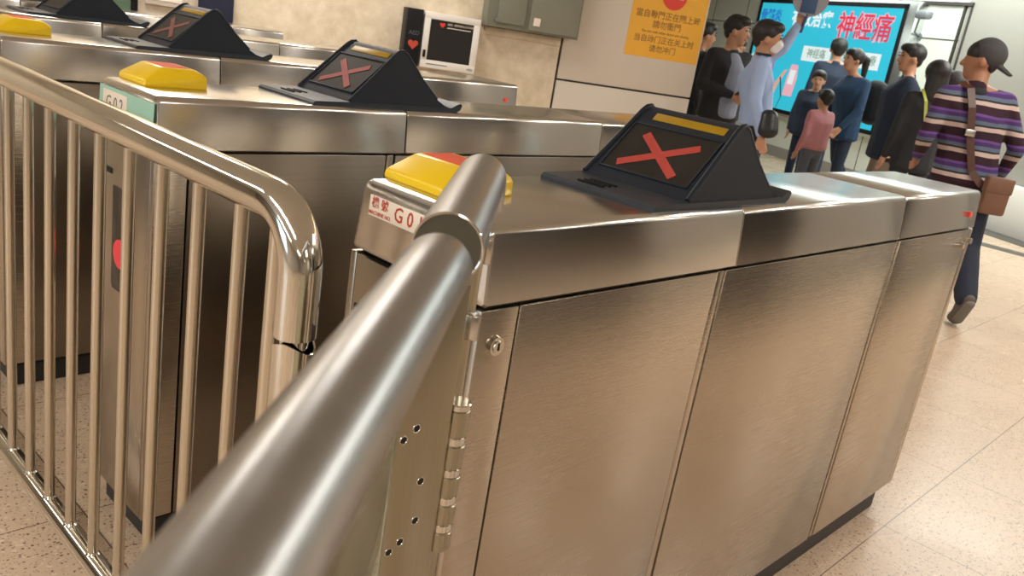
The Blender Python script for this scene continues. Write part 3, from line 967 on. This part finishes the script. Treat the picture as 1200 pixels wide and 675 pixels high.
MB().add([Vector((q.x, q.y, 0.665))+pn*0.004, Vector((hx.x, hx.y, 0.665))+pn*0.004, Vector((hx.x, hx.y, 0.855))+pn*0.004, Vector((q.x, q.y, 0.855))+pn*0.004,
          Vector((q.x, q.y, 0.665))-pn*0.004, Vector((hx.x, hx.y, 0.665))-pn*0.004, Vector((hx.x, hx.y, 0.855))-pn*0.004, Vector((q.x, q.y, 0.855))-pn*0.004],
         [(0, 1, 2, 3), (7, 6, 5, 4), (0, 4, 5, 1), (1, 5, 6, 2), (2, 6, 7, 3), (3, 7, 4, 0)]).build('hinge_leaf', 'steel_post', hin)

# ------------------------------------------------------------------ tubular barrier
BX = -0.15
ba = empty('tubular_barrier', (BX, 0.205, 0))
tag(ba, 'polished steel tube barrier with vertical bars at the left of the photo', 'barrier')
yl = 0.0; yE = 1.90; zt = 1.052; RT = 0.0300
def Y(y): return y-0.205
tp = [(0, Y(2.0), zt), (0, Y(1.2), zt), (0, Y(0.205)+0.085, zt)] + [tuple(p) for p in arc((0, 0.085, zt-0.085), 0.085, PI/2, PI, (0, 1, 0), (0, 0, 1), 10)][1:] + [(0, 0, 0.878)]
MB().tube(tp, RT, 32).build('top_rail', 'steel_tube', ba, ang=60)
MB().tube([(0, 0, 0.0), (0, 0, 0.90)], 0.020, 32).build('leg', 'steel_tube', ba)
MB().tube([(0, Y(2.0), 0.0), (0, Y(2.0), zt)], RT-0.001, 32).build('leg', 'steel_tube', ba)
MB().tube([(0, 0, 0.094), (0, Y(2.0), 0.094)], 0.0235, 28).build('bottom_rail', 'steel_tube', ba)
MB().tube([(0, 0.058, 0.10), (0, 0.058, zt-0.03)], 0.0140, 20).build('bar', 'steel_bar', ba)
by = 0.368
k = 0
while by < 1.93:
    MB().tube([(0, Y(by), 0.10), (0, Y(by), zt-0.015)], 0.0112, 18).build('bar', 'steel_bar', ba)
    MB().tube([(0, Y(by), 0.116), (0, Y(by), 0.120)], [0.0150, 0.0118], 18).build('weld', 'steel_tube', ba)
    by += 0.1308
# open sleeve around the leg
sl = MB()
seg = 32
outer, inner = 0.0300, 0.0272
zs = [0.865+0.008*math.sin(2*a*PI*2/seg+0.6) for a in range(seg)]
cx, cy = 0.0, 0.0
rows = []
for (r_, top) in ((outer, False), (outer, True), (inner, True), (inner, False)):
    rows.append([Vector((cx+r_*math.cos(2*PI*k/seg), cy+r_*math.sin(2*PI*k/seg), zs[k] if top else 0.02)) for k in range(seg)])
vs = [v for r_ in rows for v in r_]
fs = []
for j in range(4):
    for i in range(seg):
        k = (i+1) % seg; jj = (j+1) % 4
        fs.append([j*seg+i, j*seg+k, jj*seg+k, jj*seg+i])
sl.add(vs, fs).build('sleeve', 'steel_tube', ba)

# ------------------------------------------------------------------ people
def person(name, label, pos, az, h=1.72, J=None, top='cloth_black', pants='denim', skin='skin', hair='short', hair_mat='hair_black', sleeves=True,
           head_yaw=0.0, coat=0.0, hs=1.12, vox=0.014, group=None, shoes='shoe_black', wide=1.0, head_pitch=0.0, inner=None, legs=True, face=True, lw=1.0):
    s = h/1.72
    D = dict(pelvis=(0, 0, .93), waist=(0, 0, 1.07), chest=(0.0, 0, 1.27), neck=(-0.01, 0, 1.43), head=(0.02, 0, 1.60),
             shL=(0, .175, 1.385), elL=(-.03, .235, 1.10), wrL=(.05, .24, .85), shR=(0, -.175, 1.385), elR=(-.03, -.235, 1.10), wrR=(.05, -.24, .85),
             hipL=(0, .09, .90), knL=(.02, .10, .49), anL=(-.02, .10, .08), hipR=(0, -.09, .90), knR=(.02, -.10, .49), anR=(-.02, -.10, .08))
    P_ = {k: Vector(v)*s for k, v in D.items()}
    for k, v in (J or {}).items():
        P_[k] = Vector(v)
    root = empty(name, (pos[0], pos[1], 0), az)
    tag(root, label, 'person', group)
    HM = Matrix.Translation(P_['head']) @ Matrix.Rotation(head_yaw, 4, 'Z') @ Matrix.Rotation(head_pitch, 4, 'Y')
    def hp(x, y, z):
        return HM @ Vector((x*s*hs, y*s*hs, z*s*hs))
    def R3(x, y, z):
        return (x*s*wide, y*s*wide, z*s)
    b = MB()
    # skull, jaw, nose, ears, neck
    rot = Matrix.Rotation(head_yaw, 4, 'Z') @ Matrix.Rotation(head_pitch, 4, 'Y')
    b.ell(hp(-0.008, 0, 0.022), (0.092*s*hs, 0.074*s*hs, 0.092*s*hs), rot, 18)
    b.hull([(hp(0.030, 0, 0.0), 0.058*s*hs), (hp(0.046, 0, -0.078), 0.030*s*hs), (hp(-0.02, 0, -0.03), 0.055*s*hs)])
    b.hull([(hp(0.082, 0, 0.006), 0.010*s*hs), (hp(0.098, 0, -0.024), 0.012*s*hs), (hp(0.075, 0, -0.024), 0.014*s*hs)])
    for sg_ in (-1, 1):
        b.ell(hp(-0.004, sg_*0.076, -0.006), (0.018*s*hs, 0.010*s*hs, 0.030*s*hs), rot, 10)
    b.hull([(P_['neck'], .058*s), (hp(-0.015, 0, -0.055), .052*s*hs)])
    # trunk and limbs under the clothes
    b.hull([(P_['pelvis'], R3(.095, .135, .09)), (P_['waist'], R3(.085, .12, .08))])
    b.hull([(P_['waist'], R3(.085, .12, .08)), (P_['chest'], R3(.095, .145, .10))])
    b.hull([(P_['chest'], R3(.095, .145, .10)), (P_['shL'], .05*s), (P_['shR'], .05*s), (P_['neck'], .055*s)])
    for sd in 'LR':
        b.hull([(P_['sh'+sd], .050*s), (P_['el'+sd], .038*s)])
        b.hull([(P_['el'+sd], .038*s), (P_['wr'+sd], .027*s)])
        # hand: palm, four fingers, thumb
        dv = (P_['wr'+sd]-P_['el'+sd]).normalized()
        side = dv.cross(Vector((0, 1 if sd == 'L' else -1, 0.15))).normalized()
        nrm = side.cross(dv).normalized()
        w = P_['wr'+sd]
        b.hull([(w, .026*s), (w+dv*.05*s+side*.018*s, .022*s), (w+dv*.05*s-side*.018*s, .022*s), (w+dv*.085*s, .018*s)])
        for fi, fl_ in enumerate((.060, .068, .064, .050)):
            a = w+dv*.080*s+side*(0.027-0.018*fi)*s
            m_ = a+dv*fl_*.55*s+nrm*.006*s
            e = a+dv*fl_*.9*s+nrm*.022*s
            b.hull([(a, .0105*s), (m_, .0098*s)], 8); b.hull([(m_, .0098*s), (e, .0085*s)], 8)
        a = w+dv*.030*s+side*.028*s
        b.hull([(a, .013*s), (a+dv*.035*s+side*.022*s, .011*s)], 8)
        b.hull([(a+dv*.035*s+side*.022*s, .011*s), (a+dv*.062*s+side*.022*s+nrm*.01*s, .009*s)], 8)
        if legs:
            b.hull([(P_['hip'+sd], .078*s), (P_['kn'+sd], .050*s)])
            b.hull([(P_['kn'+sd], .050*s), (P_['an'+sd], .034*s)])
    b.build('body', skin, root, remesh=vox*0.75)
    # top: trunk and sleeves
    c = MB()
    ck = 0.020*s
    low = P_['pelvis'] + Vector((0, 0, -coat*s))
    c.hull([(low, R3(.122, .165, .05)), (P_['waist'], R3(.112, .152, .07))])
    c.hull([(P_['waist'], R3(.112, .152, .07)), (P_['chest'], R3(.125, .175, .10))])
    c.hull([(P_['chest'], R3(.125, .175, .10)), (P_['shL'], .066*s), (P_['shR'], .066*s), (P_['neck']-Vector((0, 0, .03*s)), .062*s)])
    c.hull([(P_['neck']-Vector((0, 0, .04*s)), .070*s), (P_['neck']+Vector((0, 0, .012*s)), .064*s)])
    for sd in 'LR':
        c.hull([(P_['sh'+sd], .066*s), (P_['el'+sd], .053*s)])
        if sleeves:
            e = P_['wr'+sd]; f = P_['el'+sd]
            c.hull([(f, .053*s), (f+(e-f)*0.93, .038*s)])
    c.build('top_garment', top, root, remesh=vox)
    if inner:
        # shirt front showing between the open jacket's edges
        t = MB()
        t.hull([(P_['neck']+Vector((.050*s, 0, -.03*s)), R3(.040, .050, .03)), (P_['chest']+Vector((.095*s, 0, 0)), R3(.065, .085, .08))])
        t.hull([(P_['chest']+Vector((.095*s, 0, 0)), R3(.065, .085, .08)), (P_['pelvis']+Vector((.082*s, 0, -0.02*s)), R3(.070, .095, .05))])
        t.build('shirt', inner, root, remesh=vox)
    if legs:
        t = MB()
        t.hull([(P_['pelvis']+Vector((0, 0, .02)), R3(.108, .148, .07)), (P_['hipL']-Vector((0, 0, .03*s)), .085*s), (P_['hipR']-Vector((0, 0, .03*s)), .085*s)])
        for sd in 'LR':
            t.hull([(P_['hip'+sd], .092*s*lw), (P_['kn'+sd], .068*s*lw)])
            t.hull([(P_['kn'+sd], .068*s*lw), (P_['an'+sd], .056*s*lw)])
        t.build('trousers', pants, root, remesh=vox)
        for sd in 'LR':
            a = P_['an'+sd]
            toe = P_.get('toe'+sd)
            if toe is None:
                toe = Vector((a.x+.15*s, a.y, .032*s))
            if a.z < 0.12:
                f = MB()
                f.hull([((a.x-.045*s, a.y, .036*s), (.036*s, .036*s, .034*s)), ((a.x+.02*s, a.y, .06*s), (.05*s, .040*s, .045*s))])
                f.hull([((a.x-.045*s, a.y, .030*s), (.036*s, .036*s, .028*s)), (toe, (.055*s, .044*s, .030*s))])
                f.build('shoe', shoes, root, remesh=0.009)
            else:
                ax = (toe-a).normalized()
                back = Vector((-1, 0, 0))
                heel = a + back*.045*s + Vector((0, 0, .0))
                f = MB()
                f.hull([(heel, .038*s), (a, .045*s), (toe+Vector((0, 0, .02)), .040*s)])
                f.hull([(heel, .038*s), (toe+Vector((0, 0, .012)), .036*s), (toe+Vector((.05*s, 0, .006)), .030*s)])
                sh_ = f.build('shoe', shoes, root, remesh=0.009)
                g_ = MB()
                pdn = (toe-heel).normalized().cross(Vector((0, 1, 0))).normalized()
                if pdn.x > 0: pdn = -pdn
                g_.hull([(heel+pdn*.032*s, (.020*s, .032*s, .020*s)), ((heel+toe)/2+pdn*.030*s, (.018*s, .028*s, .02*s)), (toe+pdn*.024*s+Vector((0, 0, .015)), (.02*s, .036*s, .018*s))])
                g_.build('sole', 'sole_pale', sh_, remesh=0.008)
    # hair
    q = MB()
    if hair == 'short':
        q.ell(hp(-0.022, 0, 0.044), (0.098*s*hs, 0.088*s*hs, 0.088*s*hs), rot, 18)
        q.ell(hp(0.022, 0, 0.080), (0.076*s*hs, 0.074*s*hs, 0.044*s*hs), rot, 14)
        q.ell(hp(-0.02, 0, 0.02), (0.060*s*hs, 0.086*s*hs, 0.060*s*hs), rot, 14)
        q.ell(hp(-0.055, 0, -0.010), (0.045*s*hs, 0.062*s*hs, 0.055*s*hs), rot, 14)
    elif hair == 'long':
        q.ell(hp(-0.022, 0, 0.034), (0.100*s*hs, 0.094*s*hs, 0.094*s*hs), rot, 18)
        q.hull([(hp(-0.045, 0, 0.0), (0.070*s*hs, 0.088*s*hs, 0.06*s*hs)), (hp(-0.060, 0, -0.16), (0.055*s*hs, 0.095*s*hs, 0.05*s*hs))])
    elif hair == 'ponytail':
        q.ell(hp(-0.020, 0, 0.036), (0.096*s*hs, 0.088*s*hs, 0.088*s*hs), rot, 18)
        q.ell(hp(0.02, 0, 0.07), (0.07*s*hs, 0.07*s*hs, 0.045*s*hs), rot, 14)
        q.hull([(hp(-0.10, 0, 0.05), 0.030*s*hs), (hp(-0.155, 0, 0.02), 0.040*s*hs)])
        q.hull([(hp(-0.155, 0, 0.02), 0.040*s*hs), (hp(-0.165, 0, -0.13), 0.026*s*hs)])
    if hair:
        q.build('hair', hair_mat, root, remesh=0.008)
    if face:
        for sg_ in (-1, 1):
            MB().ell(hp(0.083, sg_*0.032, 0.016), (0.007*s*hs, 0.013*s*hs, 0.006*s*hs), rot, 10).build('eye', 'eye_dark', root)
            MB().ell(hp(0.086, sg_*0.033, 0.038), (0.006*s*hs, 0.018*s*hs, 0.004*s*hs), rot, 10).build('eyebrow', 'hair_black', root)
        MB().ell(hp(0.078, 0, -0.052), (0.009*s*hs, 0.022*s*hs, 0.006*s*hs), rot, 10).build('mouth', 'lip', root)
    return root, P_, HM, s

AZV = YAW            # the viewing direction on the ground

# man in the striped jumper, walking away, cap turned backwards
r, P_, HM, s = person('person', 'person walking away in a striped jumper and backward cap with a brown shoulder bag', (5.12, 0.94), AZV, 1.72,
    J=dict(pelvis=(-.02, .00, .92), waist=(-.01, .02, 1.05), chest=(.0, .065, 1.24), neck=(0.0, .085, 1.405), head=(.035, .085, 1.575),
           shL=(0, .245, 1.345), elL=(-.05, .315, 1.09), wrL=(.14, .25, .95), shR=(0, -.12, 1.36), elR=(-.05, -.25, 1.10), wrR=(.10, -.28, .92),
           hipL=(0, .08, .88), knL=(.24, .10, .50), anL=(.30, .10, .08), hipR=(-.03, -.085, .88), knR=(-.14, -.09, .46), anR=(-.36, -.07, .19),
           toeR=(-.325, -.07, .030)),
    top='striped_knit', pants='denim', skin='skin_dark', hair=None, head_yaw=RAD(68), vox=0.012, shoes='shoe_grey', wide=1.26, coat=0.06, hs=1.08, face=False, lw=1.2)
hq = MB()
rot = Matrix.Rotation(RAD(68), 4, 'Z')
hq.ell(HM @ Vector((-0.005, 0, 0.045)), (0.099, 0.084, 0.088), rot, 18)
hq.ell(HM @ Vector((-0.05, 0, 0.0)), (0.052, 0.070, 0.070), rot, 14)
hr = hq.build('hair', 'hair_black', r, remesh=0.008)
cp = MB()
cp.ell(HM @ Vector((-0.030, 0, 0.050)), (0.106, 0.094, 0.098), rot @ Matrix.Rotation(RAD(-14), 4, 'Y'), 20)
cp.hull([(HM @ Vector((-0.115, 0.03, -0.02)), (.012, .030, .010)), (HM @ Vector((-0.115, -0.03, -0.02)), (.012, .030, .010)),
         (HM @ Vector((-0.175, 0.02, -0.055)), (.012, .018, .008)), (HM @ Vector((-0.175, -0.02, -0.055)), (.012, .018, .008))])
cp.build('cap', 'cloth_dark_grey', r, remesh=0.008)
cl = MB().hull([(P_['neck']-Vector((0, 0, .02)), (.080, .085, .03)), (P_['neck']+Vector((0, 0, .012)), (.068, .070, .02))]).build('collar', 'cloth_black', r, remesh=0.01)
# shoulder bag: strap over the left shoulder, bag on the right hip; both belong to a bag of its own
bg = empty('shoulder_bag', (5.12, 0.94, 0), AZV)
tag(bg, 'brown leather shoulder bag hanging at the back of the striped jumper', 'bag')
MB().box(-0.265, -0.210, -0.190, -0.035, 0.70, 0.92, 0.018).build('pouch', 'leather_tan', bg)
MB().box(-0.270, -0.205, -0.194, -0.031, 0.83, 0.93, 0.012).build('flap', 'leather_tan', bg)
def strap(pts, w, par, mat, name='strap', th=0.004):
    m_ = MB()
    pts = [Vector(p) for p in pts]
    for i in range(len(pts)-1):
        a, b_ = pts[i], pts[i+1]
        d = (b_-a)
        sx = d.cross(Vector((1, 0, 0))).normalized()*w/2
        n_ = d.cross(sx).normalized()*th/2
        vs = [a+sx+n_, a-sx+n_, a-sx-n_, a+sx-n_, b_+sx+n_, b_-sx+n_, b_-sx-n_, b_+sx-n_]
        m_.add(vs, [(0, 1, 2, 3), (7, 6, 5, 4), (0, 4, 5, 1), (1, 5, 6, 2), (2, 6, 7, 3), (3, 7, 4, 0)])
    return m_.build(name, mat, par)
strap([(0.03, 0.165, 1.44), (-0.09, 0.155, 1.41), (-0.150, 0.140, 1.30), (-0.158, 0.10, 1.12), (-0.165, 0.035, 0.93), (-0.20, -0.035, 0.86)], 0.045, bg, 'leather_brown')
MB().box(-0.172, -0.160, 0.085, 0.145, 1.135, 1.175, 0.003).build('buckle', 'silver_frame', bg)

# uniformed man with raised arm holding a paddle
BP = (5.545, 2.745); BA = RAD(-55)
r, P_, HM, s = person('person', 'person in a pale blue uniform shirt and face mask raising one arm', BP, BA, 1.66,
    J=dict(pelvis=(.07, 0, .90), waist=(.05, 0, 1.04), hipL=(.07, .09, .87), hipR=(.07, -.09, .87), knL=(.10, .10, .48), knR=(.10, -.10, .48), anL=(.06, .10, .08), anR=(.06, -.10, .08), shL=(0.03, .16, 1.38), elL=(.16, .14, 1.50), wrL=(.24, .165, 1.69), shR=(-.01, -.19, 1.36), elR=(.0, -.28, 1.08), wrR=(.10, -.29, .83)),
    top='shirt_blue', pants='cloth_black', sleeves=True, head_yaw=RAD(-8), vox=0.012, wide=1.18, hs=1.2)
MB().hull([(HM @ Vector((0.082, 0, -0.030)), (0.046, 0.058, 0.040)), (HM @ Vector((0.056, 0, -0.062)), (0.046, 0.058, 0.042))]).build('face_mask', 'mask_white', r, remesh=0.008)
MB().box(-0.06, 0.05, -0.225, -0.115, 1.418, 1.436, 0.006).build('shoulder_strap', 'cloth_navy', r)
pdl = empty('hand_paddle', (*BP, 0), BA)
tag(pdl, 'round grey and blue sign paddle held up in the raised hand', 'paddle')
cpt = Vector((0.28, 0.12, 1.90))
T = Matrix.Translation(cpt) @ Matrix.Rotation(AZV-BA, 4, 'Z')
MB().tube([(-0.006, 0, 0), (0.006, 0, 0)], 0.140, 40, True, T).build('disc', 'paddle_grey', pdl)
MB().box(-0.012, -0.006, -0.055, 0.065, -0.115, 0.11, 0.002, T).build('symbol', 'paddle_blue', pdl)
MB().tube([cpt-Vector((0, 0, 0.12)), cpt-Vector((0.010, -0.045, 0.26))], 0.012).build('handle', 'paddle_blue', pdl)
hb = empty('waist_bag', (*BP, 0), BA)
tag(hb, 'black bag hanging at the hip of the blue uniform shirt', 'bag')
MB().hull([((0.13, -0.30, 0.99), (.070, .045, .05)), ((0.14, -0.32, 0.88), (.082, .050, .06))]).build('pouch', 'bag_black', hb, remesh=0.012)
strap([(0.17, -0.06, 1.28), (0.19, -0.18, 1.14), (0.15, -0.28, 1.02)], 0.02, hb, 'bag_black')

# man in open black jacket with grey shirt, hands together on a phone
r, P_, HM, s = person('person', 'person in an open black jacket and grey-blue shirt holding a phone', (5.904, 3.231), RAD(-112), 1.70,
    J=dict(elL=(.02, .25, 1.12), wrL=(.20, .05, 1.08), elR=(.02, -.25, 1.12), wrR=(.20, -.04, 1.07)),
    top='cloth_black', pants='cloth_dark_grey', inner='shirt_grey', vox=0.012, head_yaw=RAD(38), coat=0.05, wide=1.28, hs=1.1)
ph = empty('phone', (5.904, 3.231, 0), RAD(-112))
tag(ph, 'small black phone held in front of the grey-blue shirt', 'phone')
T = Matrix.Translation((0.285, 0.0, 1.10)) @ Matrix.Rotation(RAD(-35), 4, 'Y')
MB().box(-0.035, 0.035, -0.07, 0.07, -0.004, 0.004, 0.003, T).build('case', 'phone_black', ph)
MB().box(-0.032, 0.032, -0.066, 0.066, 0.0042, 0.0050, 0, T).build('screen', 'dark_window', ph)

# half hidden behind the column
person('person', 'person with black hair half hidden behind the right edge of the clad column', (6.72, 4.06), RAD(-40), 1.65, top='cloth_black', pants='cloth_black', vox=0.018)
person('person', 'person whose head shows between the grey shirt and the blue uniform', (8.07, 4.45), RAD(200), 1.62, top='shirt_grey', pants='cloth_black', vox=0.018)
person('person', 'short person behind, only hair seen left of the open black jacket', (9.3, 5.75), RAD(150), 1.55, top='cloth_grey', pants='cloth_black', vox=0.018, hair_mat='hair_grey')

# group in front of the advertisement
person('person', 'tallest person of the group standing before the teal lightbox', (10.215, 4.28), RAD(40), 1.82, top='cloth_navy', pants='cloth_navy', vox=0.018, wide=1.2, hs=1.15, face=False)
person('person', 'person with a ponytail in a dark blue top before the lightbox', (8.434, 3.19), RAD(150), 1.65,
       J=dict(elL=(.06, .26, 1.06), wrL=(.20, .22, .86), elR=(.02, -.27, 1.06), wrR=(.10, -.26, .84), chest=(.04, 0, 1.24), neck=(.05, 0, 1.39), head=(.10, 0, 1.55),
              knR=(-.14, -.16, .50), anR=(-.42, -.16, .10)),
       top='cloth_blue', pants='cloth_navy', hair='ponytail', vox=0.016, coat=0.14, wide=1.35)
person('person', 'child in dark blue clothes at the left of the group by the lightbox', (9.00, 3.86), RAD(200), 1.385, top='cloth_navy', pants='cloth_navy', vox=0.016, wide=1.5, coat=0.10, hs=1.2)
person('person', 'small child in a pink jacket and grey trousers', (7.605, 3.085), RAD(70), 1.21, top='cloth_pink', pants='cloth_grey', vox=0.014, wide=1.35, hs=1.2, face=False,
       J=dict(elR=(.12, -.20, .84), wrR=(.25, -.17, .90)), shoes='shoe_grey')
person('person', 'person in a long dark coat facing left, one hand hanging, khaki trousers', (7.56, 2.35), RAD(120), 1.74,
       J=dict(elR=(-.10, -.25, 1.10), wrR=(-.02, -.27, .84), elL=(-.06, .25, 1.08), wrL=(.0, .28, .86), knR=(.05, -.12, .49), anR=(-.1, -.12, .09)),
       top='cloth_navy', pants='cloth_khaki', vox=0.016, coat=0.22, wide=1.5, head_yaw=RAD(15))
bk = empty('backpack', (8.434, 3.19, 0), RAD(150))
tag(bk, 'dark bulky backpack worn by the person with the ponytail', 'backpack')
MB().hull([((-0.30, -0.02, 1.30), (.10, .17, .10)), ((-0.32, -0.02, 1.02), (.12, .19, .10))]).build('sack', 'cloth_black', bk, remesh=0.014)
MB().hull([((-0.42, -0.02, 1.10), (.05, .12, .06)), ((-0.42, -0.02, 0.99), (.06, .13, .05))]).build('pocket', 'cloth_black', bk, remesh=0.014)
r, P_, HM, s = person('person', 'person with long black hair and lime-edged black jacket beside the striped jumper', (6.74, 1.82), AZV+0.1, 1.60, top='cloth_black', pants='cloth_black',
       hair='long', vox=0.016, coat=0.14, face=False, wide=1.2)
strap([(-.05, .11, 1.37), (-.135, .10, 1.28), (-.145, .06, 1.10)], 0.025, r, 'trim_lime', 'jacket_trim')
strap([(-.05, -.10, 1.37), (-.135, -.09, 1.28), (-.145, -.05, 1.10)], 0.025, r, 'trim_lime', 'jacket_trim')
person('person', 'grey-haired person just visible behind the face of the capped walker', (7.60, 1.94), RAD(60), 1.56, top='cloth_dark_grey', pants='cloth_black', hair_mat='hair_grey', vox=0.018)
